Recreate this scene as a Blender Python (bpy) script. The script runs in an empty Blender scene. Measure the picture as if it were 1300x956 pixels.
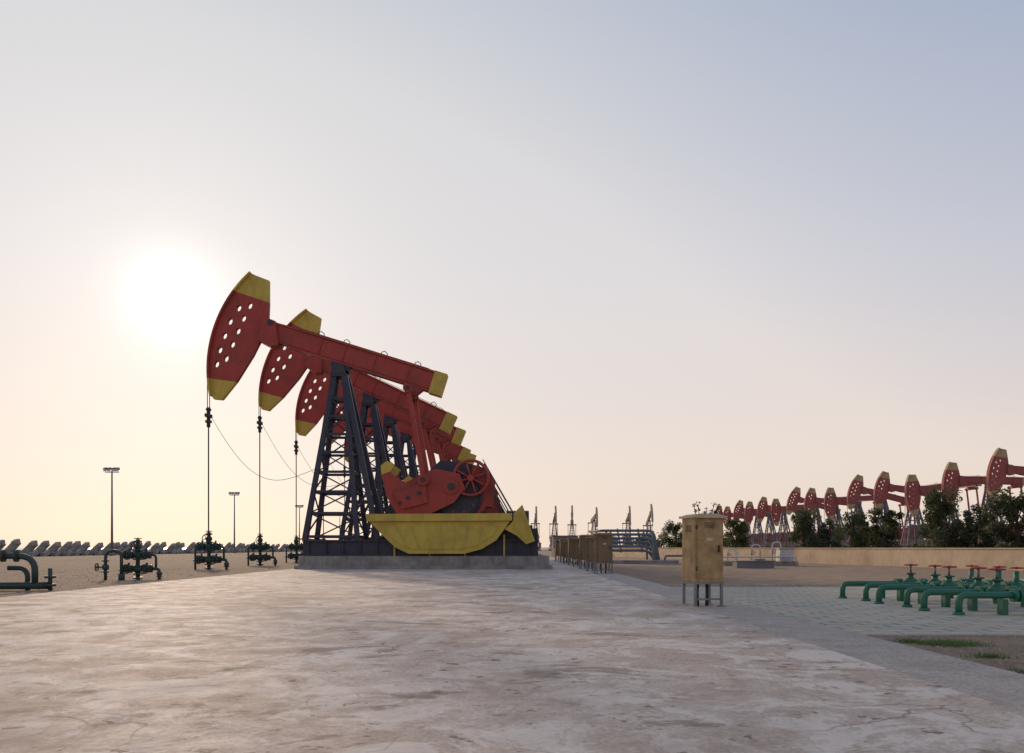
import bpy, math, random
from mathutils import Vector, Matrix
random.seed(7)
R = math.radians
scene = bpy.context.scene
GZ = -0.06

# ------------------------------------------------------------------ materials
def newmat(name):
    m = bpy.data.materials.new(name); m.use_nodes = True
    nt = m.node_tree
    return m, nt, nt.nodes['Principled BSDF']
def N(nt, t, **kw):
    n = nt.nodes.new(t)
    for k, v in kw.items(): setattr(n, k, v)
    return n
def ramp(nt, fac, stops):
    r = N(nt, 'ShaderNodeValToRGB')
    el = r.color_ramp.elements
    while len(el) < len(stops): el.new(0.5)
    for e, (p, c) in zip(el, stops):
        e.position = p
        e.color = (c[0], c[1], c[2], 1) if hasattr(c, '__len__') else (c, c, c, 1)
    nt.links.new(fac, r.inputs[0])
    return r.outputs[0]
def mix(nt, f, a, b, mode='MIX'):
    m = N(nt, 'ShaderNodeMix', data_type='RGBA', blend_type=mode)
    for sock, v in ((m.inputs[0], f), (m.inputs[6], a), (m.inputs[7], b)):
        if isinstance(v, bpy.types.NodeSocket): nt.links.new(v, sock)
        elif hasattr(v, '__len__'): sock.default_value = (v[0], v[1], v[2], 1)
        else: sock.default_value = v
    return m.outputs[2]
def coords(nt, scale=(1, 1, 1)):
    tc = N(nt, 'ShaderNodeTexCoord'); mp = N(nt, 'ShaderNodeMapping')
    mp.inputs['Scale'].default_value = scale
    nt.links.new(tc.outputs['Object'], mp.inputs[0])
    return mp.outputs[0]
def noise(nt, vec, scale, detail=6, rough=0.6, dist=0.0):
    n = N(nt, 'ShaderNodeTexNoise')
    n.inputs['Scale'].default_value = scale; n.inputs['Detail'].default_value = detail
    n.inputs['Roughness'].default_value = rough; n.inputs['Distortion'].default_value = dist
    nt.links.new(vec, n.inputs['Vector'])
    return n.outputs['Fac']
def bump(nt, h, strength, dist, bsdf):
    b = N(nt, 'ShaderNodeBump')
    b.inputs['Strength'].default_value = strength; b.inputs['Distance'].default_value = dist
    nt.links.new(h, b.inputs['Height']); nt.links.new(b.outputs[0], bsdf.inputs['Normal'])

def paint(name, col, rough=0.5, dirt=(0.12, 0.09, 0.07), amt=0.45, metal=0.0, scale=1.3):
    m, nt, b = newmat(name)
    v = coords(nt)
    n1 = noise(nt, v, scale, 8, 0.65)
    n2 = noise(nt, coords(nt, (6, 6, 0.7)), 2.0, 5, 0.6)
    f = ramp(nt, n1, [(0.42, 0.0), (0.70, amt)])
    c = mix(nt, f, col, dirt)
    f2 = ramp(nt, n2, [(0.48, 0.0), (0.75, amt * 0.8)])
    c = mix(nt, f2, c, tuple(x * 0.55 for x in col))
    nt.links.new(c, b.inputs['Base Color'])
    rr = ramp(nt, n1, [(0.3, rough), (0.8, min(1, rough + 0.3))])
    nt.links.new(rr, b.inputs['Roughness'])
    b.inputs['Metallic'].default_value = metal
    bump(nt, noise(nt, v, 30, 3), 0.15, 0.01, b)
    return m

RED = paint('red_paint', (0.40, 0.042, 0.028), 0.5, amt=0.65, dirt=(0.20, 0.06, 0.04), scale=0.9)
YEL = paint('yellow_paint', (0.58, 0.41, 0.06), 0.55, amt=0.55, dirt=(0.30, 0.20, 0.07))
NAVY = paint('navy_paint', (0.020, 0.025, 0.05), 0.45)
DARK = paint('dark_steel', (0.03, 0.03, 0.035), 0.5)
STEEL = paint('grey_steel', (0.25, 0.25, 0.25), 0.45, metal=0.4)
REDF = paint('red_paint_haze_tint', (0.33, 0.085, 0.075), 0.8, amt=0.4, dirt=(0.25, 0.14, 0.12))  # F set: paler copies for far objects, distance haze put into the base colour
YELF = paint('yellow_paint_haze_tint', (0.45, 0.34, 0.18), 0.8)
NAVYF = paint('navy_paint_haze_tint', (0.17, 0.17, 0.20), 0.8)
DARKF = paint('dark_steel_haze_tint', (0.19, 0.185, 0.19), 0.8)
REDG = paint('red_paint_strong_haze_tint', (0.42, 0.31, 0.25), 0.8, amt=0.2)  # G set: remote row, paler still, with heavier haze painted into the colour
YELG = paint('yellow_paint_strong_haze_tint', (0.5, 0.42, 0.29), 0.8)
NAVYG = paint('navy_paint_strong_haze_tint', (0.32, 0.29, 0.28), 0.8)
GREEN = paint('green_pipe_paint', (0.010, 0.14, 0.072), 0.42, amt=0.45)
DGREEN = paint('dark_green_paint', (0.018, 0.05, 0.042), 0.45)
BLUE = paint('blue_pipe_paint', (0.14, 0.16, 0.19), 0.65)
HRED = paint('handwheel_red', (0.4, 0.03, 0.02), 0.45)
OCHRE = paint('ochre_cabinet_paint', (0.47, 0.30, 0.12), 0.55, dirt=(0.22, 0.12, 0.06), amt=0.9, scale=3.5)
OCHREL = paint('ochre_roof_paint', (0.60, 0.48, 0.30), 0.5)
BROWN = paint('brown_cabinet_paint', (0.19, 0.12, 0.06), 0.5, amt=0.6)
WHITE = paint('white_paint', (0.60, 0.58, 0.54), 0.6, amt=0.4)
WALLM = paint('cream_wall_render', (0.70, 0.53, 0.34), 0.9, dirt=(0.38, 0.27, 0.18), amt=0.7, scale=0.7)
BLOCKM = paint('breakwater_concrete', (0.34, 0.32, 0.30), 0.95)
CONC = paint('plinth_concrete', (0.32, 0.29, 0.26), 0.9, dirt=(0.1, 0.09, 0.08), amt=0.85)
BARK = paint('bark', (0.06, 0.045, 0.03), 0.9)

def leafmat(name, c1, c2):
    m, nt, b = newmat(name)
    n = noise(nt, coords(nt), 1.6, 4)
    c = ramp(nt, n, [(0.35, c1), (0.65, c2)])
    nt.links.new(c, b.inputs['Base Color']); b.inputs['Roughness'].default_value = 0.6
    tr = N(nt, 'ShaderNodeBsdfTranslucent'); nt.links.new(c, tr.inputs[0])
    ms = N(nt, 'ShaderNodeMixShader'); ms.inputs[0].default_value = 0.4
    out = nt.nodes['Material Output']
    nt.links.new(b.outputs[0], ms.inputs[1]); nt.links.new(tr.outputs[0], ms.inputs[2])
    nt.links.new(ms.outputs[0], out.inputs[0])
    return m
LEAF = leafmat('foliage', (0.05, 0.075, 0.03), (0.13, 0.13, 0.055))  # greens lightened so the tree colour carries some distance haze
LEAFD = leafmat('foliage_dry', (0.05, 0.03, 0.02), (0.09, 0.05, 0.03))
GRASS = leafmat('grass', (0.08, 0.15, 0.03), (0.16, 0.24, 0.06))

def slabmat():
    m, nt, b = newmat('worn_concrete')
    v = coords(nt)
    big = noise(nt, v, 0.28, 8, 0.62, 0.6)
    mid = noise(nt, v, 2.3, 12, 0.78, 0.3)
    fine = noise(nt, v, 26, 8, 0.8)
    c = ramp(nt, big, [(0.38, (0.56, 0.425, 0.32)), (0.5, (0.68, 0.545, 0.43)), (0.62, (0.77, 0.65, 0.53))])
    f = ramp(nt, mid, [(0.44, 0.0), (0.57, 0.6)])
    c = mix(nt, f, c, (0.45, 0.325, 0.24))
    f = ramp(nt, fine, [(0.44, 0.0), (0.62, 0.55)])
    c = mix(nt, f, c, (0.27, 0.19, 0.14))
    pp = noise(nt, v, 1.1, 14, 0.78, 0.6)
    f = ramp(nt, pp, [(0.50, 0.0), (0.535, 0.6)])
    c = mix(nt, f, c, (0.80, 0.69, 0.57))
    ws = noise(nt, coords(nt, (1, 0.55, 1)), 0.42, 10, 0.7, 0.5)
    f = ramp(nt, ws, [(0.49, 0.0), (0.58, 0.5)])
    c = mix(nt, f, c, (0.36, 0.245, 0.175))
    st = noise(nt, coords(nt, (1, 1.6, 1)), 0.8, 9, 0.68, 0.6)
    f = ramp(nt, st, [(0.575, 0.0), (0.60, 0.5), (0.72, 0.8)])
    c = mix(nt, f, c, (0.16, 0.105, 0.07))
    sp = noise(nt, v, 4.5, 6, 0.62, 0.3)
    f = ramp(nt, sp, [(0.625, 0.0), (0.65, 0.7)])
    c = mix(nt, f, c, (0.13, 0.088, 0.062))
    # hairline cracks
    nv = N(nt, 'ShaderNodeTexNoise'); nv.inputs['Scale'].default_value = 1.1; nv.inputs['Detail'].default_value = 8
    nt.links.new(v, nv.inputs['Vector'])
    add = N(nt, 'ShaderNodeVectorMath', operation='MULTIPLY_ADD')
    nt.links.new(nv.outputs['Color'], add.inputs[0]); add.inputs[1].default_value = (1.2, 1.2, 0); nt.links.new(v, add.inputs[2])
    vo = N(nt, 'ShaderNodeTexVoronoi', feature='DISTANCE_TO_EDGE'); vo.inputs['Scale'].default_value = 0.5
    nt.links.new(add.outputs[0], vo.inputs['Vector'])
    ck = ramp(nt, vo.outputs['Distance'], [(0.0, 1.0), (0.006, 0.0)])
    msk = ramp(nt, noise(nt, v, 0.5, 2), [(0.46, 0.0), (0.58, 0.7)])
    mm = N(nt, 'ShaderNodeMath', operation='MULTIPLY'); nt.links.new(ck, mm.inputs[0]); nt.links.new(msk, mm.inputs[1])
    c = mix(nt, mm.outputs[0], c, (0.12, 0.085, 0.065))
    nt.links.new(c, b.inputs['Base Color'])
    rr = ramp(nt, mid, [(0.3, 0.7), (0.7, 0.95)])
    nt.links.new(rr, b.inputs['Roughness'])
    b.inputs['Specular IOR Level'].default_value = 0.22
    hs = N(nt, 'ShaderNodeMath', operation='MULTIPLY_ADD'); nt.links.new(mid, hs.inputs[0]); hs.inputs[1].default_value = 1.0; nt.links.new(fine, hs.inputs[2])
    bump(nt, hs.outputs[0], 0.4, 0.012, b)
    return m
SLAB = slabmat()

def dirtmat(name, a, bcol, ccol, sc=1.0, bs=0.9):
    m, nt, b = newmat(name)
    v = coords(nt)
    big = noise(nt, v, 0.12 * sc, 8, 0.65, 0.5)
    mid = noise(nt, v, 1.2 * sc, 10, 0.75)
    fine = noise(nt, v, 18 * sc, 6, 0.8)
    c = ramp(nt, big, [(0.35, a), (0.65, bcol)])
    f = ramp(nt, mid, [(0.42, 0.0), (0.58, 0.75)])
    c = mix(nt, f, c, ccol)
    f = ramp(nt, fine, [(0.45, 0.0), (0.62, 0.65)])
    c = mix(nt, f, c, tuple(x * 0.42 for x in a))
    nt.links.new(c, b.inputs['Base Color']); b.inputs['Roughness'].default_value = 0.95
    b.inputs['Specular IOR Level'].default_value = 0.2
    hs = N(nt, 'ShaderNodeMath', operation='ADD'); nt.links.new(mid, hs.inputs[0]); nt.links.new(fine, hs.inputs[1])
    bump(nt, hs.outputs[0], bs, 0.05, b)
    return m
DIRT = dirtmat('dry_soil', (0.38, 0.26, 0.17), (0.46, 0.33, 0.22), (0.26, 0.175, 0.115), 1.0, 0.7)
STRIP = dirtmat('path_concrete', (0.52, 0.43, 0.345), (0.60, 0.505, 0.41), (0.42, 0.34, 0.27), 1.5, 0.3)

def pavermat():
    m, nt, b = newmat('block_paving')
    v = coords(nt)
    br = N(nt, 'ShaderNodeTexBrick'); nt.links.new(v, br.inputs['Vector'])
    br.inputs['Scale'].default_value = 1.0
    br.inputs['Brick Width'].default_value = 0.5; br.inputs['Row Height'].default_value = 0.28
    br.inputs['Mortar Size'].default_value = 0.022
    br.inputs['Color1'].default_value = (0.40, 0.38, 0.30, 1); br.inputs['Color2'].default_value = (0.55, 0.50, 0.40, 1)
    br.inputs['Mortar'].default_value = (0.20, 0.15, 0.10, 1)
    n = noise(nt, v, 0.8, 10, 0.75)
    f = ramp(nt, n, [(0.45, 0.0), (0.57, 0.8)])
    c = mix(nt, f, br.outputs['Color'], (0.50, 0.39, 0.27))
    nt.links.new(c, b.inputs['Base Color']); b.inputs['Roughness'].default_value = 0.9
    b.inputs['Specular IOR Level'].default_value = 0.2
    bump(nt, br.outputs['Fac'], -0.6, 0.015, b)
    return m
PAVE = pavermat()

def seamat():
    m, nt, b = newmat('sea_water')
    b.inputs['Base Color'].default_value = (0.3, 0.3, 0.3, 1); b.inputs['Roughness'].default_value = 0.35
    bump(nt, noise(nt, coords(nt), 0.4, 5), 0.3, 0.2, b)
    return m
SEA = seamat()

# ------------------------------------------------------------------ mesh builder
class MB:
    def __init__(s): s.v = []; s.f = []; s.m = []; s.s = []; s.mats = []
    def mi(s, mat):
        if mat not in s.mats: s.mats.append(mat)
        return s.mats.index(mat)
    def add(s, vs, fs, mat, smooth=False):
        o = len(s.v); s.v += [tuple(p) for p in vs]; i = s.mi(mat)
        for k, f in enumerate(fs):
            s.f.append([a + o for a in f]); s.m.append(i)
            s.s.append(smooth if isinstance(smooth, bool) else smooth[k])
    def frame(s, d):
        d = Vector(d).normalized()
        up = Vector((0, 0, 1)) if abs(d.z) < 0.95 else Vector((0, 1, 0))
        a = d.cross(up).normalized(); b = a.cross(d).normalized()
        return d, a, b
    def box(s, c, size, mat):
        x, y, z = c; a, b, h = size[0] / 2, size[1] / 2, size[2] / 2
        vs = [(x + i * a, y + j * b, z + k * h) for k in (-1, 1) for i, j in ((-1, -1), (1, -1), (1, 1), (-1, 1))]
        s.add(vs, [(3, 2, 1, 0), (4, 5, 6, 7), (0, 1, 5, 4), (1, 2, 6, 5), (2, 3, 7, 6), (3, 0, 4, 7)], mat)
    def bar(s, p1, p2, w, mat, h=None):
        h = h or w; p1 = Vector(p1); p2 = Vector(p2); d, a, b = s.frame(p2 - p1)
        vs = []
        for p in (p1, p2):
            for i, j in ((-1, -1), (1, -1), (1, 1), (-1, 1)): vs.append(p + a * (i * w / 2) + b * (j * h / 2))
        s.add(vs, [(3, 2, 1, 0), (4, 5, 6, 7), (0, 1, 5, 4), (1, 2, 6, 5), (2, 3, 7, 6), (3, 0, 4, 7)], mat)
    def cyl(s, p1, p2, r, mat, seg=14, r2=None):
        r2 = r if r2 is None else r2; p1 = Vector(p1); p2 = Vector(p2); d, a, b = s.frame(p2 - p1)
        vs = []
        for p, q in ((p1, r), (p2, r2)):
            for i in range(seg):
                t = 2 * math.pi * i / seg; vs.append(p + a * (q * math.cos(t)) + b * (q * math.sin(t)))
        fs = [(i, (i + 1) % seg, seg + (i + 1) % seg, seg + i) for i in range(seg)]
        fs += [tuple(range(seg))[::-1], tuple(range(seg, 2 * seg))]
        s.add(vs, fs, mat, [True] * seg + [False, False])
    def tube(s, pts, r, mat, seg=10):
        pts = [Vector(p) for p in pts]; n = len(pts); vs = []
        d0 = (pts[1] - pts[0]).normalized(); _, a, b = s.frame(d0)
        for i, p in enumerate(pts):
            d = (pts[min(i + 1, n - 1)] - pts[max(i - 1, 0)]).normalized()
            a = (a - d * a.dot(d)).normalized(); b = d.cross(a)
            for k in range(seg):
                t = 2 * math.pi * k / seg; vs.append(p + a * (r * math.cos(t)) + b * (r * math.sin(t)))
        fs = []
        for i in range(n - 1):
            for k in range(seg):
                k2 = (k + 1) % seg; fs.append((i * seg + k, i * seg + k2, (i + 1) * seg + k2, (i + 1) * seg + k))
        sm = [True] * len(fs)
        fs += [tuple(range(seg))[::-1], tuple(range((n - 1) * seg, n * seg))]; sm += [False, False]
        s.add(vs, fs, mat, sm)
    def torus(s, c, axis, Rr, r, mat, seg=24, sg=6, a0=0, a1=2 * math.pi):
        c = Vector(c); d, a, b = s.frame(axis); full = abs(a1 - a0 - 2 * math.pi) < 1e-4
        n = seg if full else seg + 1; vs = []
        for i in range(n):
            t = a0 + (a1 - a0) * i / seg; rd = a * math.cos(t) + b * math.sin(t)
            for k in range(sg):
                u = 2 * math.pi * k / sg; vs.append(c + rd * (Rr + r * math.cos(u)) + d * (r * math.sin(u)))
        fs = []
        for i in range(seg):
            j = (i + 1) % n
            for k in range(sg): fs.append((i * sg + k, i * sg + (k + 1) % sg, j * sg + (k + 1) % sg, j * sg + k))
        s.add(vs, fs, mat, True)
    def prism(s, poly, y0, y1, mat):
        n = len(poly)
        ar = sum(poly[i][0] * poly[(i + 1) % n][1] - poly[(i + 1) % n][0] * poly[i][1] for i in range(n))
        if ar < 0: poly = poly[::-1]
        vs = [(x, y0, z) for x, z in poly] + [(x, y1, z) for x, z in poly]
        fs = [tuple(range(n)), tuple(range(n, 2 * n))[::-1]] + [((i + 1) % n, i, n + i, n + (i + 1) % n) for i in range(n)]
        s.add(vs, fs, mat)
    def ball(s, c, rad, mat, sg=12, rg=8):
        rx, ry, rz = rad if hasattr(rad, '__len__') else (rad,) * 3
        vs = [(c[0], c[1], c[2] - rz)]
        for i in range(1, rg):
            t = math.pi * i / rg
            for k in range(sg):
                u = 2 * math.pi * k / sg
                vs.append((c[0] + rx * math.sin(t) * math.cos(u), c[1] + ry * math.sin(t) * math.sin(u), c[2] - rz * math.cos(t)))
        vs.append((c[0], c[1], c[2] + rz)); L = len(vs) - 1; fs = []
        for k in range(sg):
            k2 = (k + 1) % sg
            fs.append((0, 1 + k2, 1 + k)); fs.append((L, L - sg + k, L - sg + k2))
            for i in range(rg - 2): fs.append((1 + i * sg + k, 1 + i * sg + k2, 1 + (i + 1) * sg + k2, 1 + (i + 1) * sg + k))
        s.add(vs, fs, mat, True)
    def wheel(s, c, axis, Rr, r, mat, spokes=4):
        s.torus(c, axis, Rr, r, mat); c = Vector(c); d, a, b = s.frame(axis)
        for i in range(spokes):
            t = 2 * math.pi * i / spokes + 0.3
            s.cyl(c, c + (a * math.cos(t) + b * math.sin(t)) * Rr, r * 0.7, mat, 6)
        s.cyl(c - d * r * 1.6, c + d * r * 1.6, Rr * 0.2, mat, 10)
    def mesh(s, name):
        me = bpy.data.meshes.new(name); me.from_pydata(s.v, [], s.f)
        for m in s.mats: me.materials.append(m)
        me.polygons.foreach_set('material_index', s.m); me.polygons.foreach_set('use_smooth', s.s)
        me.update(); return me
def put(name, me, loc=(0, 0, 0), rot=(0, 0, 0), parent=None, scale=(1, 1, 1)):
    o = bpy.data.objects.new(name, me); scene.collection.objects.link(o)
    o.location = loc; o.rotation_euler = rot; o.scale = scale
    if parent: o.parent = parent
    return o
def empty(name, loc, rot=(0, 0, 0)):
    return put(name, None, loc, rot)
def bez_elbow(pts, r, n=5):
    """round the corners of a polyline"""
    pts = [Vector(p) for p in pts]; out = [pts[0]]
    for i in range(1, len(pts) - 1):
        p, a, b = pts[i], pts[i - 1], pts[i + 1]
        u = (a - p).normalized() * min(r, (a - p).length * 0.49); w = (b - p).normalized() * min(r, (b - p).length * 0.49)
        for k in range(n + 1):
            t = k / n; out.append((p + u) * (1 - t) ** 2 + p * 2 * t * (1 - t) + (p + w) * t * t)
    out.append(pts[-1]); return out

# ------------------------------------------------------------------ ground
def sheet(name, pts, z, mat):
    b = MB(); b.add([(x, y, z) for x, y in pts], [tuple(range(len(pts)))], mat)
    return put(name, b.mesh(name))
def blockx(name, x0, x1, y0, y1, z0, z1, mat):
    b = MB(); b.box(((x0 + x1) / 2, (y0 + y1) / 2, (z0 + z1) / 2), (x1 - x0, y1 - y0, z1 - z0), mat)
    return put(name, b.mesh(name))
sheet('ground', [(-64, -60), (4000, -60), (4000, 4000), (120, 4000), (60, 420), (-64, 420)], GZ, DIRT)
sheet('sea', [(-9000, -300), (9000, -300), (9000, 9000), (-9000, 9000)], -0.7, SEA)
blockx('concrete_slab', -10.3, 3.1, -8, 95, GZ - 0.1, 0.0, SLAB)
blockx('concrete_path', 3.112, 4.15, -8, 95, GZ - 0.1, -0.03, STRIP)
blockx('block_paving', 4.18, 19, 9.5, 21, GZ - 0.1, -0.045, PAVE)
b = MB()
b.box((11.6, 21.08, -0.03), (14.9, 0.12, 0.1), STRIP); b.box((11.6, 9.42, -0.075), (14.9, 0.1, 0.07), STRIP)
put('paving_kerb', b.mesh('paving_kerb'))

# ------------------------------------------------------------------ pumpjack
S = 0.038
def P(px, py): return ((px - 432) * S, 1 + (695 - py) * S)
PIV = 1 + 225 * S
TILT = 17.3
def B(px, py):
    x = (px - 432) * S; z = (470 - py) * S; c, s_ = math.cos(R(TILT)), math.sin(R(TILT))
    return (x * c - z * s_, x * s_ + z * c)
def G(px, py): return ((px - 650) * 0.0365 + 8.28, 1 + (695 - py) * 0.0365)

def plate_with_holes(name, outer, holes, thick, mat):
    cu = bpy.data.curves.new(name, 'CURVE'); cu.dimensions = '2D'; cu.fill_mode = 'BOTH'; cu.extrude = thick / 2; cu.bevel_depth = 0.012
    for poly in [outer] + holes:
        sp = cu.splines.new('POLY'); sp.points.add(len(poly) - 1); sp.use_cyclic_u = True
        for p, q in zip(sp.points, poly): p.co = (q[0], q[1], 0, 1)
    o = bpy.data.objects.new(name, cu); scene.collection.objects.link(o)
    bpy.context.view_layer.update()
    me = bpy.data.meshes.new_from_object(o.evaluated_get(bpy.context.evaluated_depsgraph_get()))
    bpy.data.objects.remove(o)
    me.transform(Matrix.Rotation(R(90), 4, 'X'))
    me.materials.clear(); me.materials.append(mat); me.name = name
    return me

def jack_meshes(red, yel, navy, dark, conc, sfx):
    M = {}
    b = MB()
    b.box((4.2, 0, 0.27), (11.6, 3.2, 0.66), conc)
    b.box((4.2, 0, 0.06), (11.9, 3.5, 0.2), conc)
    q = MB()
    for y in (-1.15, 1.15):
        q.box((4.0, y, 1.04), (11.0, 0.07, 0.5), navy)
        q.box((4.0, y, 0.64), (11.0, 0.34, 0.07), navy); q.box((4.0, y, 1.32), (11.0, 0.34, 0.07), navy)
        q.box((4.0, y, 0.73), (11.0, 0.06, 0.12), navy)
    for x in (-1.3, 0.2, 2.0, 3.6, 5.2, 6.8, 8.4, 9.3): q.box((x, 0, 1.0), (0.18, 2.2, 0.4), navy)
    for x in [i * 0.8 - 1.2 for i in range(14)]: q.box((x, -1.22, 0.98), (0.05, 0.16, 0.6), navy)
    M['skid'] = q.mesh('skid' + sfx)
    M['plinth'] = b.mesh('plinth' + sfx)
    t = MB()
    zt = PIV - 0.35; zb = 1.36
    A = {}
    for k, (bx, by, tx, ty) in {'a': (-1.42, -1.15, -0.22, -0.3), 'b': (1.05, -1.15, 0.25, -0.3), 'c': (1.05, 1.15, 0.25, 0.3), 'd': (-1.42, 1.15, -0.22, 0.3)}.items():
        p0 = Vector((bx, by, zb)); p1 = Vector((tx, ty, zt)); A[k] = (p0, p1)
        t.bar(p0, p1, 0.22, navy, 0.22)
        t.box((bx, by, zb + 0.03), (0.5, 0.4, 0.06), navy)
    def at(k, u): return A[k][0].lerp(A[k][1], u)
    lv = [0.02, 0.16, 0.29, 0.41, 0.53, 0.64, 0.75, 0.86]
    for i, u in enumerate(lv):
        for k1, k2 in (('a', 'b'), ('b', 'c'), ('c', 'd'), ('d', 'a')):
            t.bar(at(k1, u), at(k2, u), 0.09, navy, 0.12)
            if i + 1 < len(lv):
                if i % 2: t.bar(at(k1, u), at(k2, lv[i + 1]), 0.06, navy)
                else: t.bar(at(k2, u), at(k1, lv[i + 1]), 0.06, navy)
    for y in (-1, 1):
        t.bar((2.0, y * 1.15, zb), (0.3, y * 0.32, zt), 0.24, navy, 0.28)
        t.bar(Vector((2.0, y * 1.15, zb)).lerp(Vector((0.3, y * 0.32, zt)), 0.3), at('b' if y < 0 else 'c', 0.16), 0.09, navy)
        t.bar(Vector((2.0, y * 1.15, zb)).lerp(Vector((0.3, y * 0.32, zt)), 0.6), at('b' if y < 0 else 'c', 0.53), 0.09, navy)
    for y in (-0.25, 0.25):
        t.bar((-1.62, y, zb), (-0.42, y, zt), 0.05, red)
    for i in range(26):
        u = (i + 0.5) / 26; t.bar((-1.62 + 1.2 * u, -0.25, zb + (zt - zb) * u), (-1.62 + 1.2 * u, 0.25, zb + (zt - zb) * u), 0.03, red)
    t.box((0, 0, zt + 0.04), (0.75, 0.95, 0.14), navy)
    t.cyl((0, -0.5, PIV), (0, 0.5, PIV), 0.2, navy, 18)
    for y in (-0.42, 0.42):
        t.prism([(-0.36, zt + 0.1), (0.36, zt + 0.1), (0.25, PIV + 0.2), (-0.25, PIV + 0.2)], y - 0.09, y + 0.09, navy)
    M['samson_post'] = t.mesh('samson_post' + sfx)
    g = MB()
    for y in (-0.55, 0.55):
        g.prism([(3.6, 1.37), (7.2, 1.37), (6.7, 2.9), (4.4, 2.9)], y - 0.06, y + 0.06, navy)
    g.box((5.4, 0, 2.1), (2.3, 1.0, 1.3), navy)
    g.prism([P(545, 640), P(625, 645), P(628, 612), P(618, 596), P(590, 588), P(560, 586), P(545, 600)], -0.5, 0.5, navy)
    g.prism([P(596, 640), P(626, 645), P(629, 614), P(619, 598), P(600, 592)], -0.6, -0.5, red)
    g.cyl((5.4, -1.1, 3.85), (5.4, 1.1, 3.85), 0.22, dark, 18)
    g.cyl((5.75, -0.70, 3.5), (5.75, -0.60, 3.5), 1.12, navy, 40)
    g.torus((5.75, -0.71, 3.5), (0, 1, 0), 1.08, 0.07, navy, 40)
    for i in range(10):
        a = i * math.pi / 5; g.cyl((5.75 + 0.85 * math.cos(a), -0.74, 3.5 + 0.85 * math.sin(a)), (5.75 + 0.85 * math.cos(a), -0.69, 3.5 + 0.85 * math.sin(a)), 0.06, red, 8)
    wx, wz = P(599, 609)
    g.wheel((wx, -1.02, wz), (0, 1, 0), 0.82, 0.075, red, 8)
    g.cyl((wx, -1.0, wz), (wx, 0, wz), 0.13, dark, 12)
    g.cyl((6.4, -0.62, 3.3), (6.4, 0.62, 3.3), 0.75, red, 28)
    for x, z in ((4.9, 4.85), (5.6, 4.9), (6.3, 4.75)): g.cyl((x, -0.2, z - 0.3), (x, -0.2, z + 0.08), 0.08, dark, 8)
    g.box((8.5, 0.1, 1.70), (1.5, 1.9, 0.7), navy)
    g.box((7.4, 0.0, 1.85), (0.9, 1.6, 1.0), dark)
    g.cyl((8.0, 0.3, 2.40), (9.1, 0.3, 2.40), 0.38, navy, 20)
    for i in range(9): g.torus((8.05 + i * 0.12, 0.3, 2.40), (1, 0, 0), 0.39, 0.02, navy, 18, 4)
    g.box((9.3, -0.3, 1.62), (0.4, 1.2, 0.55), dark)
    for y in (-0.9, 0.9):
        g.bar((6.7, y, 4.9), (8.3, y, 2.0), 0.05, navy)
        g.bar((6.9, y, 5.15), (8.6, y, 2.2), 0.04, navy)
    for i in range(9):
        u = i / 8; g.bar((6.7 + 1.6 * u, -0.9, 4.9 - 2.9 * u), (6.7 + 1.6 * u, 0.9, 4.9 - 2.9 * u), 0.03, navy)
    M['gear_reducer'] = g.mesh('gear_reducer' + sfx)
    c = MB()
    arm = [P(585, 604), P(592, 622), P(578, 640), P(548, 654), P(508, 654), P(495, 632), P(489, 606), P(500, 602), P(516, 616), P(540, 604), P(556, 598)]
    tip = [P(489, 605.6), P(488, 594), P(496, 588), P(505, 594), P(500, 601.6)]
    for y in (-1.0, 1.0):
        sgn = -1 if y < 0 else 1
        c.prism(arm, y - 0.12, y + 0.12, red); c.prism(tip, y - 0.12, y + 0.12, yel)
        c.prism([P(543, 612), P(546, 640), P(515, 648), P(503, 628), P(520, 624)], y + sgn * 0.12, y + sgn * 0.26, red)
        for px, py in ((522, 634), (536, 628), (512, 640)):
            x, z = P(px, py); c.cyl((x, y + sgn * 0.26, z), (x, y + sgn * 0.34, z), 0.09, dark, 8)
        x, z = P(575, 620); c.cyl((x, y - 0.2, z), (x, y + 0.2, z), 0.36, red, 20); c.cyl((x, y + sgn * 0.2, z), (x, y + sgn * 0.28, z), 0.16, dark, 14)
    M['crank_and_counterweight'] = c.mesh('crank_and_counterweight' + sfx)
    y0 = -1.5
    k = MB()
    hull = [G(470, 662.5), G(648, 661.5), G(641, 671), G(630, 686), G(612, 697), G(590, 703), G(520, 703), G(503, 695), G(488, 681), G(476, 668)]
    k.prism(hull, y0 - 0.30, y0 + 0.15, yel)
    inner = [G(486, 668), G(634, 667), G(624, 682), G(606, 692), G(586, 697), G(524, 697), G(508, 690), G(496, 680)]
    k.prism(inner, y0 - 0.34, y0 - 0.30, yel)
    k.prism([G(466, 653), G(650, 652), G(650, 661.3), G(468, 662.3)], y0 - 0.45, y0 + 0.2, yel)
    for i in range(7):
        p = G(505 + i * 18, 668); p2 = G(520 + i * 14, 697); k.bar((p[0], y0 - 0.355, p[1]), (p2[0], y0 - 0.355, p2[1]), 0.05, yel, 0.04)
    fin = [G(641, 672), G(651, 662), G(652, 652), G(663, 641), G(667, 652), G(679, 687), G(668, 691), G(656, 680)]
    k.prism(fin, y0 - 0.25, y0 + 0.1, yel)
    k.prism([G(653, 668), G(662, 652), G(672, 684), G(666, 686)], y0 - 0.29, y0 - 0.25, yel)
    for px in (500, 545, 590, 640): x = G(px, 700)[0]; k.bar((x, y0 + 0.2, 0.6), (x, y0 + 0.2, 1.6), 0.08, yel)
    M['crank_guard'] = k.mesh('crank_guard' + sfx)
    w = MB()
    top = 1.24; bot = 0.30
    w.prism([(-3.95, 1.15), (-3.95, 0.5), (-2.2, bot + 0.08), (4.4, bot + 0.08), (4.4, top - 0.06), (-2.2, top - 0.06)], -0.2, 0.2, red)
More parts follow.
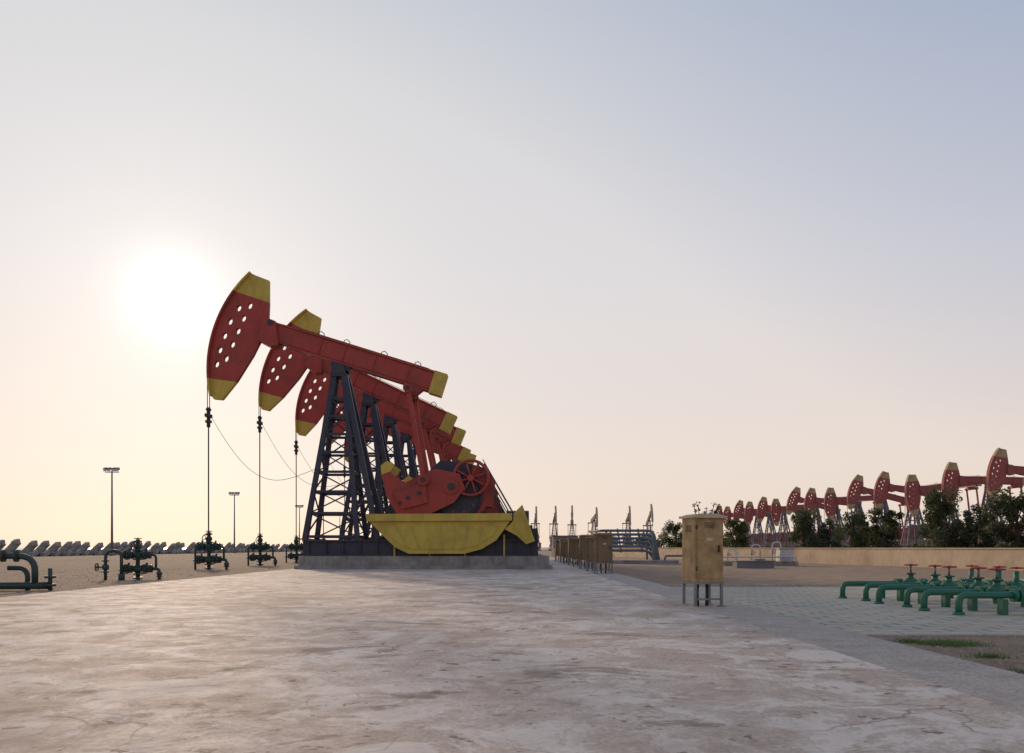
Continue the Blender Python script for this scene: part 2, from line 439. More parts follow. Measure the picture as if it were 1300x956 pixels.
    w.bar((-2.2, 0, top), (4.4, 0, top), 0.55, red, 0.09); w.bar((-2.2, 0, bot), (4.4, 0, bot), 0.55, red, 0.09)
    w.bar((-3.95, 0, 1.18), (-2.2, 0, top), 0.5, red, 0.08); w.bar((-3.95, 0, 0.46), (-2.2, 0, bot), 0.5, red, 0.08)
    for x in (-1.2, 0.0, 1.5, 3.2):
        for y in (-0.22, 0.22): w.box((x, y, (top + bot) / 2), (0.04, 0.06, top - bot - 0.1), red)
    w.box((4.72, 0, (top + bot) / 2 - 0.02), (0.62, 0.62, top - bot + 0.16), yel)
    w.box((0, 0, 0.14), (0.9, 0.6, 0.24), navy); w.cyl((0, -0.3, 0), (0, 0.3, 0), 0.26, navy, 18)
    w.prism([(3.1, bot - 0.05), (4.1, bot - 0.05), (3.85, -0.12), (3.35, -0.12)], -0.25, 0.25, red)
    w.cyl((3.6, -1.15, -0.05), (3.6, 1.15, -0.05), 0.17, red, 16)
    w.prism([B(336, 404), B(352, 410), B(356, 440), B(345, 442), B(330, 434)], -0.36, 0.36, red)
    w.cyl((B(346, 412)[0], -0.42, B(346, 412)[1]), (B(346, 412)[0], 0.42, B(346, 412)[1]), 0.14, dark, 12)
    for i, x in enumerate((-1.6, -0.3, 1.6, 3.3)):
        w.tube([(x, 0.15, top), (x + 0.02, 0.15, top + 0.22), (x + 0.14, 0.15, top + 0.30), (x + 0.3, 0.15, top + 0.22), (x + 0.33, 0.15, top)], 0.022, dark, 6)
    w.tube([(-3.7, 0.18, top + 0.02), (-2.2, 0.18, top + 0.14), (4.0, 0.18, top + 0.14), (4.4, 0.18, top + 0.02)], 0.015, dark, 5)
    M['walking_beam'] = w.mesh('walking_beam' + sfx)
    arc = []
    for i in range(25):
        a = R(-11.5 + (47.5 + 11.5) * i / 24); arc.append((432 - 165 * math.cos(a), 470 - 165 * math.sin(a)))
    def xarc(y): return 432 - math.sqrt(165 ** 2 - (470 - y) ** 2)
    cb0 = (xarc(481), 481); cb1 = (301, 485.5); ct0 = (xarc(371), 371); ct1 = (342, 385)
    lb = [p for p in arc if p[1] > 482]; lm = [p for p in arc if 372.5 < p[1] < 479.5]; lt = [p for p in arc if p[1] < 369.5]
    bottom = [cb1, (283, 508), (272, 507)] + lb + [cb0]
    middle = [cb0] + lm + [ct0, ct1, (341, 408), (333, 430), (322, 452), cb1]
    topp = [ct0] + lt + [(326, 351), (342, 357), ct1]
    holes = [(318, 389), (310, 405), (303, 421), (296, 438), (288, 456),
             (304, 392), (293, 409), (286, 427), (280, 445), (276, 463)]
    hp = []
    for hx, hy in holes:
        c_ = B(hx, hy); hp.append([(c_[0] + 0.125 * math.cos(2 * math.pi * j / 14), c_[1] + 0.17 * math.sin(2 * math.pi * j / 14)) for j in range(14)])
    M['head_mid'] = plate_with_holes('head_plate' + sfx, [B(*p) for p in middle], hp, 0.22, red)
    h = MB()
    h.prism([B(*p) for p in bottom], -0.125, 0.125, yel); h.prism([B(*p) for p in topp], -0.125, 0.125, yel)
    def rib(pts, mat):
        inn = [B(*p) for p in pts]; L = []
        for p in inn:
            v = Vector((p[0], p[1])).normalized() * 0.09; L.append((p[0] + v[0], p[1] + v[1]))
        n = len(inn); vs = []
        for y in (-0.28, 0.28):
            vs += [(x, y, z) for x, z in inn] + [(x, y, z) for x, z in L]
        fs = []
        for i in range(n - 1):
            fs += [(i, i + 1, n + i + 1, n + i), (2 * n + i + 1, 2 * n + i, 3 * n + i, 3 * n + i + 1), (n + i, n + i + 1, 3 * n + i + 1, 3 * n + i), (i + 1, i, 2 * n + i, 2 * n + i + 1)]
        fs += [(0, n, 3 * n, 2 * n), (n - 1, 2 * n - 1 + 0, 4 * n - 1, 3 * n - 1)]
        h.add(vs, fs, mat)
    rib(lb + [cb0], yel); rib([cb0] + lm + [ct0], red); rib([ct0] + lt, yel)
    M['head_tips'] = h.mesh('head_tips' + sfx)
    p = MB(); p.bar((0, 0, 0), (0, 0, 1), 0.2, red, 0.16); M['pitman'] = p.mesh('pitman_arm' + sfx)
    e = MB(); e.cyl((0, -0.2, 0), (0, 0.2, 0), 0.27, red, 18); e.cyl((0, -0.25, 0), (0, 0.25, 0), 0.12, dark, 12); M['bearing'] = e.mesh('wrist_bearing' + sfx)
    return M

def rod_mesh(dz, dark, steel, sfx):
    r = MB(); x = -165 * S - 0.09; zc = 7.35 + dz
    for y in (-0.14, 0.14): r.cyl((x, y, zc), (x, y, PIV + 0.2), 0.022, dark, 6)
    r.box((x, 0, zc), (0.2, 0.5, 0.16), dark); r.cyl((x, 0, zc - 0.55), (x, 0, zc + 0.4), 0.09, dark, 10)
    r.box((x, 0, zc - 0.28), (0.24, 0.24, 0.12), dark); r.box((x, 0, zc + 0.3), (0.2, 0.2, 0.1), dark)
    r.cyl((x, 0, 1.2), (x, 0, zc), 0.034, steel, 8)
    pts = []
    a = Vector((x + 0.1, 0, zc)); e = Vector((-1.1, -0.6, 4.7))
    for i in range(21):
        u = i / 20; q = a.lerp(e, u); q.z -= (1.9) * math.sin(math.pi * u) * (1 - 0.25 * u); pts.append(q)
    r.tube(pts, 0.012, dark, 5)
    return r.mesh('polished_rod' + sfx)

MN = jack_meshes(RED, YEL, NAVY, DARK, CONC, '')
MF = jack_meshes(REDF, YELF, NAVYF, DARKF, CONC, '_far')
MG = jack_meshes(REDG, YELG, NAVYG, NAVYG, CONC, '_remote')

def pumpjack(loc, delta=0.0, M=MN, rz=0.0, near=True, sc=1.0):
    e = empty('pumpjack', loc, (0, 0, rz)); e.scale = (sc, sc, sc)
    for k in ('plinth', 'skid', 'samson_post', 'gear_reducer', 'crank_and_counterweight', 'crank_guard'):
        put(k, M[k], parent=e)
    phi = R(TILT + delta)
    for k, n in (('walking_beam', 'walking_beam'), ('head_mid', 'horse_head'), ('head_tips', 'horse_head_tips')):
        put(n, M[k], (0, 0, PIV), (0, phi, 0), e)
    ex = 3.6 * math.cos(phi) - 0.05 * math.sin(phi); ez = PIV - 3.6 * math.sin(phi) - 0.05 * math.cos(phi)
    px_, pz_ = P(541, 612 + delta * 1.2)
    L = math.hypot(ex - px_, ez - pz_); ang = math.atan2(ex - px_, ez - pz_)
    for y in (-1.32, 1.32):
        put('pitman_arm', M['pitman'], (px_, y * 0.95, pz_), (0, ang, 0), e, (1, 1, L))
        put('wrist_bearing', M['bearing'], (px_, y * 0.93, pz_), (0, 0, 0), e)
        put('tail_bearing', M['bearing'], (ex, y * 0.93, ez), (0, 0, 0), e, (0.8, 1, 0.8))
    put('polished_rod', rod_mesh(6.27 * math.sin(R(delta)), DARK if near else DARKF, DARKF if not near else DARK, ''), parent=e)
    return e

for i, d in enumerate((0, 8, 4.5, 8.5, 3)):
    pumpjack((-8.28, 38 + 7.72 * i, 0), d)
random.seed(3)
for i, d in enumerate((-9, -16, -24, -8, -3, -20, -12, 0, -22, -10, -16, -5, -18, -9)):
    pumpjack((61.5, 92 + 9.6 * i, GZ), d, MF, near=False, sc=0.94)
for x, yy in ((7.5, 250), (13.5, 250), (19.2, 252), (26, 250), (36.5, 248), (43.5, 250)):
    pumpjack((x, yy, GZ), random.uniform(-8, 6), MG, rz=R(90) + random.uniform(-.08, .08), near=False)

# ------------------------------------------------------------------ wellheads
def wellhead_mesh(h=1.6):
    w = MB()
    w.cyl((0, 0, 0), (0, 0, h * 0.98), 0.085, DGREEN, 12)
    for z in (0.03, 0.16, 0.34, 0.40, 0.62, 0.68, 0.90, 1.02, 1.18):
        w.cyl((0, 0, z * h / 1.3), (0, 0, (z + 0.05) * h / 1.3), 0.20 if z < .7 else 0.16, DGREEN, 14)
    w.ball((0, 0, 0.26 * h), (0.22, 0.22, 0.18), DGREEN); w.ball((0, 0, 0.60 * h), (0.19, 0.19, 0.17), DGREEN)
    w.ball((0, 0, 0.80 * h), (0.15, 0.15, 0.14), DGREEN)
    for z, L in ((0.26 * h, 0.55), (0.60 * h, 0.5)):
        for sx in (-1, 1):
            w.cyl((0, 0, z), (sx * L, 0, z), 0.07, DGREEN, 10)
            for u in (0.4, 0.5, 0.8, 0.95): w.cyl((sx * L * u, 0, z), (sx * (L * u + 0.05), 0, z), 0.15, DGREEN, 12)
            w.ball((sx * L * 0.65, 0, z), (0.14, 0.13, 0.16), DGREEN)
            w.cyl((sx * L * 0.65, 0, z), (sx * L * 0.65, -0.38, z), 0.025, DGREEN, 8)
            w.wheel((sx * L * 0.65, -0.38, z), (0, 1, 0), 0.17, 0.022, DGREEN)
            w.cyl((sx * L * 0.65, 0, z + 0.1), (sx * L * 0.65, 0, z + 0.25), 0.045, DGREEN, 8)
    w.cyl((0, 0, 0.80 * h), (0, -0.4, 0.80 * h), 0.025, DGREEN, 8); w.wheel((0, -0.4, 0.80 * h), (0, 1, 0), 0.17, 0.022, DGREEN)
    w.tube(bez_elbow([(0.5, 0, 0.26 * h), (0.85, 0, 0.26 * h), (0.85, 0, -0.05)], 0.15), 0.065, DGREEN)
    w.cyl((0.85, 0, 0.1), (0.85, 0, 0.15), 0.13, DGREEN, 12); w.ball((0.85, 0, 0.22), (0.12, 0.12, 0.11), DGREEN)
    w.tube(bez_elbow([(0.4, 0, 0.60 * h), (0.72, 0, 0.60 * h), (0.72, 0, 0.28 * h)], 0.15), 0.05, DGREEN)
    w.tube(bez_elbow([(-0.48, 0, 0.60 * h), (-0.66, 0, 0.60 * h), (-0.66, 0, -0.05)], 0.2), 0.05, DGREEN)
    w.cyl((-0.66, 0, 0.35), (-0.66, 0, 0.40), 0.11, DGREEN, 12)
    w.wheel((0, 0, h * 1.0), (0, 0, 1), 0.14, 0.018, DGREEN)
    return w.mesh('wellhead')
WH = wellhead_mesh()
for i in range(5): put('wellhead', WH, (-14.62, 38 + 7.72 * i, GZ), (0, 0, 0.15 * i), scale=(1, 1, 1.15))
put('wellhead', WH, (-12.35, 26, GZ), (0, 0, 0.2), scale=(0.78, 0.78, 0.85))
f = MB()
f.tube(bez_elbow([(-0.25, 0, 0), (-0.25, 0, 0.95), (0.25, 0, 0.95), (0.25, 0, 0.1)], 0.25), 0.05, DGREEN)
for z in (0.25, 0.6): f.cyl((-0.25, 0, z), (-0.25, 0, z + 0.05), 0.11, DGREEN, 12)
f.ball((-0.25, 0, 0.42), (0.11, 0.11, 0.12), DGREEN); f.cyl((-0.25, 0, 0.42), (-0.52, 0, 0.42), 0.025, DGREEN, 8); f.wheel((-0.52, 0, 0.42), (1, 0, 0), 0.13, 0.018, DGREEN)
f.cyl((0.25, 0, 0), (0.25, 0, 0.2), 0.1, DGREEN, 12)
put('flowline_valve', f.mesh('flowline_valve'), (-12.95, 25.6, GZ), (0, 0, 0.1))
f = MB()
f.cyl((-1.2, 0, 0.12), (0.3, 0, 0.12), 0.09, DGREEN, 14)
f.tube(bez_elbow([(-1.0, 0, 0.85), (0.0, 0, 0.85), (0.0, 0, 0.12)], 0.4, 8), 0.075, DGREEN, 12)
for x in (-0.75, -0.45): f.cyl((x, 0, 0.85), (x + 0.06, 0, 0.85), 0.15, DGREEN, 14)
f.tube(bez_elbow([(-0.7, 0.2, 0.55), (-0.25, 0.2, 0.55), (-0.25, 0.2, 0.0)], 0.25, 8), 0.06, DGREEN, 12)
f.cyl((0.35, 0, 0.0), (0.35, 0, 0.55), 0.05, DGREEN, 10); f.cyl((0.35, 0, 0.30), (0.35, 0, 0.36), 0.13, DGREEN, 14); f.cyl((0.35, 0, 0.1), (0.35, 0, 0.16), 0.13, DGREEN, 14)
f.cyl((-1.0, 0, 0), (-1.0, 0, 1.1), 0.09, DGREEN, 12); f.ball((-1.0, 0, 0.85), 0.16, DGREEN)
f.wheel((-1.0, 0, 1.25), (0, 0, 1), 0.16, 0.02, DGREEN); f.cyl((-1.0, 0, 1.0), (-1.0, 0, 1.25), 0.03, DGREEN, 8)
put('production_manifold', f.mesh('production_manifold'), (-11.75, 19.4, GZ), (0, 0, 0.15))

# ------------------------------------------------------------------ electric cabinets
def cabinet_mesh(body, roof):
    c = MB(); W, Dp, z0, z1 = 0.52, 0.46, 0.42, 1.53
    c.box((0, 0, (z0 + z1) / 2), (W, Dp, z1 - z0), body)
    c.box((0, 0, z1 + 0.022), (W + 0.08, Dp + 0.10, 0.04), roof)
    c.prism([(-W / 2 - 0.02, z1 + 0.043), (W / 2 + 0.02, z1 + 0.043), (W / 2 - 0.08, z1 + 0.075), (-W / 2 + 0.08, z1 + 0.075)], -Dp / 2, Dp / 2, roof)
    c.box((0, -Dp / 2 - 0.008, (z0 + z1) / 2 + 0.01), (W - 0.07, 0.014, z1 - z0 - 0.10), body)
    c.box((W / 2 - 0.09, -Dp / 2 - 0.03, 1.0), (0.03, 0.03, 0.12), DARK)
    for z in (0.62, 1.34): c.cyl((-W / 2 + 0.03, -Dp / 2 - 0.02, z), (-W / 2 + 0.03, -Dp / 2 - 0.02, z + 0.07), 0.012, DARK, 8)
    for i in range(5): c.box((0, -Dp / 2 - 0.018, 1.36 + i * 0.022), (0.18, 0.006, 0.008), DARK)
    for i in range(5): c.box((-W / 2 - 0.004, 0, 1.30 + i * 0.025), (0.008, 0.2, 0.008), DARK)
    c.box((0, -Dp / 2 - 0.019, 1.16), (0.11, 0.006, 0.05), OCHREL)
    c.box((0, 0, z0 - 0.02), (W + 0.03, Dp + 0.03, 0.035), STEEL)
    for x in (-1, 1):
        for y in (-1, 1):
            c.box((x * (W / 2 - 0.02), y * (Dp / 2 - 0.02), 0.2), (0.04, 0.04, 0.46), STEEL)
            c.box((x * (W / 2 - 0.02), y * (Dp / 2 - 0.02), 0.0), (0.1, 0.1, 0.02), STEEL)
    c.box((0, -Dp / 2 + 0.02, 0.12), (W - 0.09, 0.03, 0.03), STEEL)
    c.tube([(0.08, 0, 0.45), (0.1, 0.02, 0.2), (0.08, 0, -0.02)], 0.03, DARK, 8)
    c.tube([(-0.05, 0.05, 0.45), (-0.07, 0.04, 0.2), (-0.05, 0.05, -0.02)], 0.02, DARK, 8)
    return c.mesh('electrical_cabinet')
CB = cabinet_mesh(OCHRE, OCHREL); CB2 = cabinet_mesh(BROWN, OCHRE)
put('electrical_cabinet', CB, (3.36, 13.9, -0.02), (0, 0, R(14)), scale=(1.04, 1.04, 1.0))
for y, sz in ((31.3, 1.0), (34.8, .93), (38.3, 1.02), (42.4, .95), (46, 1.0), (50.5, .9), (54, 1.0), (60, 1.0)):
    put('electrical_cabinet', CB2, (3.62, y, -0.02), (0, 0, random.uniform(-.12, .12)), scale=(1.25, 1.25, sz))

# ------------------------------------------------------------------ green pipe manifold
def pipe_manifold():
    g = MB(); ys = [16.2 - 0.8 * i for i in range(6)]
    for i, y in enumerate(ys):
        x0 = 6.8 + (0.12 if i % 2 else 0); z = 0.26
        g.tube(bez_elbow([(x0, y, -0.06), (x0, y, z), (x0 + 0.3, y, z), (12.2, y, z)], 0.13), 0.052, GREEN, 14)
        g.cyl((x0, y, -0.06), (x0, y, 0.0), 0.085, GREEN, 14)
        vx = 8.2 + (0.12 if i % 2 else 0) - 0.05 * i
        for xx in (vx - 0.32, vx - 0.24, vx + 0.18, vx + 0.26, vx + 1.0, vx + 1.08, 9.9):
            g.cyl((xx, y, z), (xx + 0.05, y, z), 0.105, GREEN, 16)
        g.ball((vx, y, z), (0.16, 0.11, 0.13), GREEN); g.cyl((vx, y, z), (vx, y, z + 0.22), 0.055, GREEN, 12)
        g.cyl((vx, y, z + 0.19), (vx, y, z + 0.22), 0.095, GREEN, 14)
        g.cyl((vx, y, z + 0.22), (vx, y, z + 0.38), 0.02, STEEL, 8)
        g.wheel((vx, y, z + 0.38), (0, 0, 1), 0.12, 0.016, HRED, 5)
        vx2 = vx + 1.25
        g.ball((vx2, y, z), (0.14, 0.10, 0.12), GREEN); g.cyl((vx2, y, z), (vx2, y, z + 0.3), 0.045, GREEN, 12)
        g.wheel((vx2, y, z + 0.36), (0, 0, 1), 0.11, 0.015, HRED, 5)
        for xx in (7.6, 9.0, 10.6): g.box((xx, y, 0.07), (0.09, 0.14, 0.26), GREEN)
    g.cyl((10.9, 11.6, 0.26), (10.9, 16.8, 0.26), 0.09, GREEN, 16)
    g.cyl((12.2, 11.6, 0.26), (12.2, 16.8, 0.26), 0.09, GREEN, 16)
    return g.mesh('pipe_manifold')
put('pipe_manifold', pipe_manifold(), (0, 0, 0.0))

# ------------------------------------------------------------------ pipe rack
g = MB()
for i in range(6):
    z = 2.15 - i * 0.27; y = 54 - i * 0.35
    g.tube(bez_elbow([(5.6 + 0.1 * i, y + 3, z), (6.2 + 0.1 * i, y, z), (9.7 - 0.12 * i, y, z), (10.1 - 0.12 * i, y, 0)], 0.45, 6), 0.09, BLUE, 12)
    for x in (7.2, 8.6): g.cyl((x, y, z), (x + 0.07, y, z), 0.15, BLUE, 12)
for x in (6.5, 9.3):
    for y in (52.0, 54.3): g.box((x, y, 1.0), (0.12, 0.12, 2.2), DARKF)
    g.bar((x, 52.0, 0.6), (x, 54.4, 2.0), 0.1, DARKF)
g.tube(bez_elbow([(10, 51.5, 0), (10, 51.5, 0.45), (11.3, 51.5, 0.45), (11.3, 51.5, 0)], 0.2), 0.07, BLUE)
g.box((8.2, 53, 0.05), (5.2, 4, 0.22), CONC)
put('pipe_rack', g.mesh('pipe_rack'))

# pale valve skid behind the cabinet
g = MB()
for x, z in ((12.6, 0.9), (14.0, 1.15), (15.2, 1.3)):
    g.tube(bez_elbow([(x, 46, 0), (x, 46, z), (x + 0.5, 46, z), (x + 0.5, 46, 0)], 0.22), 0.045, WHITE)
    g.cyl((x, 46, z * .5), (x, 46, z * .5 + .05), 0.11, WHITE, 12); g.wheel((x, 45.7, z * .6), (0, 1, 0), 0.12, 0.015, HRED)
g.tube(bez_elbow([(11.9, 45.2, 0), (11.9, 45.2, 0.45), (16.3, 45.2, 0.45), (16.3, 45.2, 0)], 0.2), 0.045, WHITE)
g.box((15.9, 45.9, .55), (0.8, .7, .7), WHITE); g.box((15.9, 45.9, .93), (0.9, .8, .05), STEEL)
g.box((14.2, 46, 0.05), (4.6, 1.2, 0.3), CONC)
put('valve_skid', g.mesh('valve_skid'))
g = MB(); g.box((0, 0, .17), (1.9, .8, .34), DARKF); g.box((0, 0, .37), (2.0, .9, .05), CONC); g.box((.3, 0, .43), (.5, .4, .08), DARKF)
put('inspection_chamber', g.mesh('inspection_chamber'), (12.4, 40.5, GZ))

# ------------------------------------------------------------------ perimeter wall
def wall_x(y): return 23.4 - (y - 36) * 0.216
g = MB()
y = 8.0
pts = []
while y <= 92: pts.append((wall_x(y), y)); y += 12
for (xa, ya), (xb, yb) in zip(pts, pts[1:]):
    g.bar((xa, ya, 0.43), (xb, yb, 0.43), 0.22, WALLM, 0.98)
    g.bar((xa, ya, 0.955), (xb, yb, 0.955), 0.30, WALLM, 0.06)
xa, ya = pts[-1]
g.bar((xa, ya, 0.43), (5.0, ya + 6, 0.43), 0.22, WALLM, 0.98)
put('boundary_wall', g.mesh('boundary_wall'))

# ------------------------------------------------------------------ trees
def crown(mb, centers, n, size, mat, rng):
    vs = []; fs = []
    for (c, rad) in centers:
        for _ in range(n):
            d = Vector((rng.gauss(0, 1), rng.gauss(0, 1), rng.gauss(0, 1)))
            d = d.normalized() * rad * (rng.random() ** 0.4)
            p = Vector(c) + d; p.z = max(p.z, 0.1)
            a = Vector((rng.gauss(0, 1), rng.gauss(0, 1), rng.gauss(0, 1))).normalized()
            q = a.orthogonal().normalized(); sz = size * rng.uniform(0.6, 1.4)
            o = len(vs); vs += [p - a * sz, p + q * sz * 0.4, p + a * sz, p - q * sz * 0.4]; fs.append((o, o + 1, o + 2, o + 3))
    mb.add(vs, fs, mat)
def tree_parts(seed, H, Wd):
    rng = random.Random(seed); t = MB()
    t.tube([(0, 0, -0.1), (0.05, 0.03, H * 0.25), (-0.03, 0.05, H * 0.5)], 0.09, BARK, 8)
    t.cyl((-0.03, 0.05, H * 0.48), (0.05, 0, H * 0.85), 0.06, BARK, 7, 0.02)
    cs = []
    for i in range(30):
        z = H * (0.14 + 0.80 * (i + rng.random()) / 30)
        u = z / H; prof = Wd * 0.5 * (math.sin(math.pi * min(1, (u * 0.80 + 0.16))) ** 0.5)
        a = rng.uniform(0, 6.28); rr = prof * rng.uniform(0.3, 1.0)
        c = (rr * math.cos(a), rr * math.sin(a), z)
        cs.append((c, rng.uniform(0.18, 0.36) * Wd * 0.55))
        if i % 2 == 0: t.cyl((0, 0, max(0.2, z * 0.65)), c, 0.035, BARK, 6, 0.01)
    m = MB(); crown(m, cs, 170, 0.095, LEAF, rng)
    return t.mesh('trunk'), m.mesh('crown')
TV = [tree_parts(s, 3.7, w) for s, w in ((1, 2.6), (2, 2.2), (5, 2.9), (8, 2.5))]
def tree(x, y, h, w, v):
    e = empty('evergreen_tree', (x, y, GZ), (0, 0, random.uniform(0, 6)))
    k = h / 3.7; kw = w / 2.6
    for n, me in zip(('trunk', 'crown'), TV[v % 4]): put(n, me, parent=e, scale=(kw, kw, k))
for i, (px, top, wp, dd) in enumerate(((1290, 622, 74, 40), (1240, 639, 50, 42.5), (1192, 621, 56, 44), (1122, 643, 54, 48), (1082, 648, 44, 51),
                                 (1052, 657, 38, 54), (1020, 646, 44, 56), (935, 657, 42, 68), (858, 662, 34, 84), (1330, 625, 60, 38))):
    tree((px - 650) * dd / 1000, dd, 1 + (695 - top) * dd / 1000, wp * dd / 1000 * 1.05, i)
rng = random.Random(4); t = MB(); m = MB(); cs = []
for i in range(15):
    a = rng.uniform(0, 6.28); r = rng.uniform(0.1, 0.62); z = rng.uniform(1.9, 2.5)
    e_ = (r * math.cos(a), r * 0.6 * math.sin(a), z); t.tube([(0, 0, 0.0), (e_[0] * 0.25, e_[1] * 0.25, 1.3), e_], 0.012, BARK, 5)
    cs.append((e_, 0.09)); cs.append(((e_[0] * .8, e_[1] * .8, z - 0.18), 0.06))
crown(m, cs, 16, 0.04, LEAFD, rng)
e = empty('shrub', (6.15, 25.4, GZ)); put('stems', t.mesh('stems'), parent=e); put('leaves', m.mesh('leaves'), parent=e)
rng = random.Random(9); m = MB(); cs = []
for i in range(60):
    cs.append(((rng.uniform(20, 40), 135 + rng.uniform(-3, 3), rng.uniform(0.3, 2.6)), 1.2))
crown(m, cs, 110, 0.25, LEAF, rng); put('distant_tree_row', m.mesh('distant_tree_row'))

# weeds + gravel
rng = random.Random(12); m = MB(); vs = []; fs = []
for cx, cy, rx, ry, n in ((4.75, 8.6, 0.32, 0.22, 900), (4.45, 8.8, 0.15, 0.1, 200), (4.6, 7.6, 0.2, 0.12, 180), (5.2, 7.1, 0.3, 0.12, 160), (4.32, 6.6, 0.08, 0.3, 60), (5.7, 8.4, 0.15, 0.1, 60)):
    for _ in range(n):
        x = cx + rng.gauss(0, 0.5) * rx; y = cy + rng.gauss(0, 0.5) * ry; h = rng.uniform(0.015, 0.06); a = rng.uniform(0, 6.28)
        w = 0.006; o = len(vs); lx, ly = rng.gauss(0, 0.03), rng.gauss(0, 0.03)
        vs += [(x - w * math.cos(a), y - w * math.sin(a), GZ), (x + w * math.cos(a), y + w * math.sin(a), GZ), (x + lx, y + ly, GZ + h)]; fs.append((o, o + 1, o + 2))
m.add(vs, fs, GRASS); put('grass', m.mesh('grass'))
m = MB()
for _ in range(2600):
    if rng.random() < 0.6: x = rng.uniform(4.2, 11); y = rng.uniform(5.0, 9.35)
    else: x = rng.uniform(-22, -10.4); y = rng.uniform(13, 40)
    s_ = rng.uniform(0.006, 0.018) * (1 if x > 0 else 2.2)
    vs = [(x + s_ * rng.uniform(.6, 1.3) * a, y + s_ * rng.uniform(.6, 1.3) * b_, GZ + s_ * c_) for a, b_, c_ in ((1, 0, 0), (0, 1, 0), (-1, 0, 0), (0, -1, 0), (0, 0, 0.8))]
    m.add(vs, [(0, 1, 4), (1, 2, 4), (2, 3, 4), (3, 0, 4)], STRIP)
put('gravel', m.mesh('gravel'))

# ------------------------------------------------------------------ floodlight masts
def mast():
    g = MB(); g.cyl((0, 0, 0), (0, 0, 11), 0.16, STEEL, 12, 0.09); g.cyl((0, 0, 0), (0, 0, 0.35), 0.3, CONC, 12)
    g.bar((-0.9, 0, 10.8), (0.9, 0, 10.8), 0.1, STEEL)
    for x in (-0.75, -0.25, 0.35, 0.8):
        g.bar((x, 0, 10.8), (x, -0.1, 11.1), 0.06, STEEL)
        g.bar((x - 0.2, -0.1, 11.15), (x + 0.2, -0.25, 11.25), 0.36, STEEL, 0.3)
        g.bar((x - 0.19, -0.3, 11.0), (x + 0.19, -0.42, 11.05), 0.1, WHITE, 0.26)
    return g.mesh('floodlight_mast')
ML = mast()
for y in (102, 147, 192, 237): put('floodlight_mast', ML, (-51.8, y, GZ))

# ------------------------------------------------------------------ breakwater blocks
rng = random.Random(2); g = MB(); y = 60
while y < 400:
    x = -57 + rng.uniform(-.4, .4); hh = rng.uniform(1.35, 1.75)
    ln = 0.9 + rng.uniform(-.2, .2)
    a = (x - 0.6, y, -0.1); c_ = (x + 0.6 + ln * .5, y, hh)
    g.bar(a, c_, 0.55, BLOCKM, 0.7)
    g.bar((x + 0.9, y - 0.8, 0.1), (x + 0.6, y + 0.9, 0.5), 0.5, BLOCKM, 0.5)
    g.bar((c_[0] - 0.1, y - 0.7, hh - 0.2), (c_[0] - 0.1, y + 0.3, hh + 0.1), 0.4, BLOCKM, 0.4)
    y += rng.uniform(1.8, 2.5) * (1 + (y - 60) / 300)
g.box((-58.5, 230, 0.2), (2.2, 360, 0.9), BLOCKM)
put('breakwater', g.mesh('breakwater'))

# mid-distance equipment
g = MB(); g.box((0, 0, 1.3), (3.4, 2.4, 2.6), NAVYF); g.box((0, 0, 2.66), (3.7, 2.7, 0.1), STEEL); g.box((-0.8, -1.22, 1.1), (0.9, 0.04, 2.0), STEEL); g.box((0.8, -1.22, 1.6), (0.9, 0.04, 0.7), DARKF)
put('control_cabin', g.mesh('control_cabin'), (7.4, 110, GZ))
g = MB()
for x in (-2, 0, 2):
    g.cyl((x, 0, 0), (x, 0, 2.4), 0.7, STEEL, 18); g.ball((x, 0, 2.4), (0.7, 0.7, 0.3), STEEL); g.cyl((x, 0, 2.6), (x, 0, 3.1), 0.06, STEEL, 8)
g.bar((-3, 0, 2.75), (3, 0, 2.75), 0.06, STEEL)
put('separator_tanks', g.mesh('separator_tanks'), (13.5, 120, GZ))

# ------------------------------------------------------------------ camera, light, sky
sd = Vector((-430, 1000, 315)).normalized()
cam = bpy.data.cameras.new('camera'); co = bpy.data.objects.new('camera', cam); scene.collection.objects.link(co)
co.location = (0, 0, 1.0); co.rotation_euler = (R(90), 0, 0)
cam.sensor_width = 36; cam.lens = 36 * 1000 / 1300; cam.shift_y = 217 / 1300; cam.clip_end = 20000; cam.clip_start = 0.05
scene.camera = co
L = bpy.data.lights.new('sun', 'SUN'); L.energy = 2.6; L.angle = R(5.0); L.color = (1.0, 0.74, 0.50)
lo = bpy.data.objects.new('sun', L); scene.collection.objects.link(lo); lo.rotation_euler = sd.to_track_quat('Z', 'Y').to_euler(); lo.location = sd * 100
w = bpy.data.worlds.new('World'); scene.world = w; w.use_nodes = True; nt = w.node_tree
bg = nt.nodes['Background']; bg.inputs[1].default_value = 0.1
sky = N(nt, 'ShaderNodeTexSky', sky_type='NISHITA'); sky.sun_disc = False
sky.sun_elevation = math.asin(sd.z); sky.sun_rotation = math.atan2(sd.x, sd.y); sky.dust_density = 1.0; sky.air_density = 1.0; sky.ozone_density = 2.0
tc = N(nt, 'ShaderNodeTexCoord')
nrm = N(nt, 'ShaderNodeVectorMath', operation='NORMALIZE'); nt.links.new(tc.outputs['Generated'], nrm.inputs[0])
dt = N(nt, 'ShaderNodeVectorMath', operation='DOT_PRODUCT'); nt.links.new(nrm.outputs[0], dt.inputs[0]); dt.inputs[1].default_value = sd
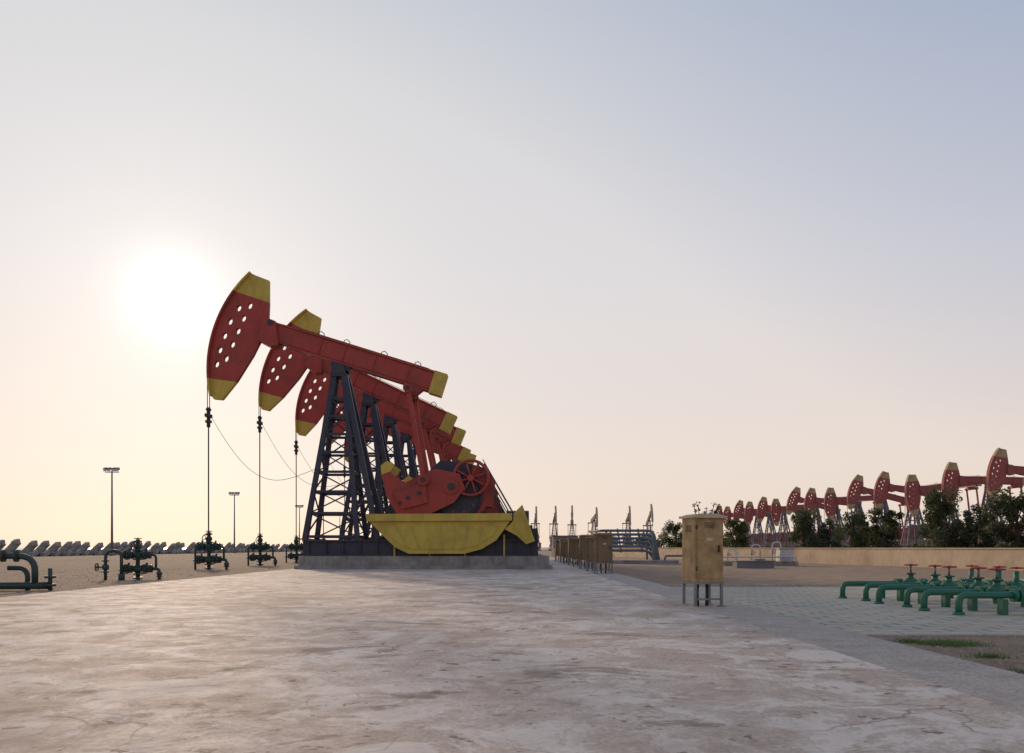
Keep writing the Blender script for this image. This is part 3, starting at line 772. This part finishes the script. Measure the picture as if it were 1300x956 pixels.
mx = N(nt, 'ShaderNodeMath', operation='MAXIMUM'); nt.links.new(dt.outputs['Value'], mx.inputs[0]); mx.inputs[1].default_value = 0.0
sx = N(nt, 'ShaderNodeSeparateXYZ'); nt.links.new(nrm.outputs[0], sx.inputs[0])
def M2(op, a, b_=None, clamp=False):
    n = N(nt, 'ShaderNodeMath', operation=op); n.use_clamp = clamp
    for s_, v in zip(n.inputs, (a, b_)):
        if v is None: continue
        if isinstance(v, bpy.types.NodeSocket): nt.links.new(v, s_)
        else: s_.default_value = v
    return n.outputs[0]
def scl(vec, f):
    n = N(nt, 'ShaderNodeVectorMath', operation='SCALE')
    if isinstance(vec, bpy.types.NodeSocket): nt.links.new(vec, n.inputs[0])
    else: n.inputs[0].default_value = vec
    if isinstance(f, bpy.types.NodeSocket): nt.links.new(f, n.inputs['Scale'])
    else: n.inputs['Scale'].default_value = f
    return n.outputs[0]
def lobe(n, col): return scl(col, M2('POWER', mx.outputs[0], float(n)))
def addv(a, b_):
    n = N(nt, 'ShaderNodeVectorMath', operation='ADD'); nt.links.new(a, n.inputs[0]); nt.links.new(b_, n.inputs[1]); return n.outputs[0]
# haze layer: warm and pale low down, thick towards the sun, thinning to blue away from it
z = M2('MAXIMUM', sx.outputs[2], 0.0)
A_ = M2('SUBTRACT', 1.0, M2('MULTIPLY', z, 1.40), True)
gd = M2('MULTIPLY', M2('POWER', mx.outputs[0], 3.5), 0.85)
fac = M2('ADD', A_, gd, True)
haze = ramp(nt, z, [(0.0, (0.78, 0.64, 0.55)), (0.10, (0.79, 0.67, 0.595)), (0.32, (0.71, 0.675, 0.675)), (0.6, (0.63, 0.64, 0.655))])
hz = mix(nt, fac, (0.19, 0.28, 0.48), haze)
acc = addv(scl(hz, 10.0), scl(sky.outputs[0], 0.08))
acc = addv(acc, lobe(4500, (30, 28, 24)))
acc = addv(acc, lobe(900, (3.6, 3.5, 3.3)))
acc = addv(acc, lobe(60, (0.7, 0.62, 0.52)))
nt.links.new(acc, bg.inputs[0])
scene.view_settings.view_transform = 'Standard'; scene.view_settings.look = 'None'; scene.view_settings.exposure = 0
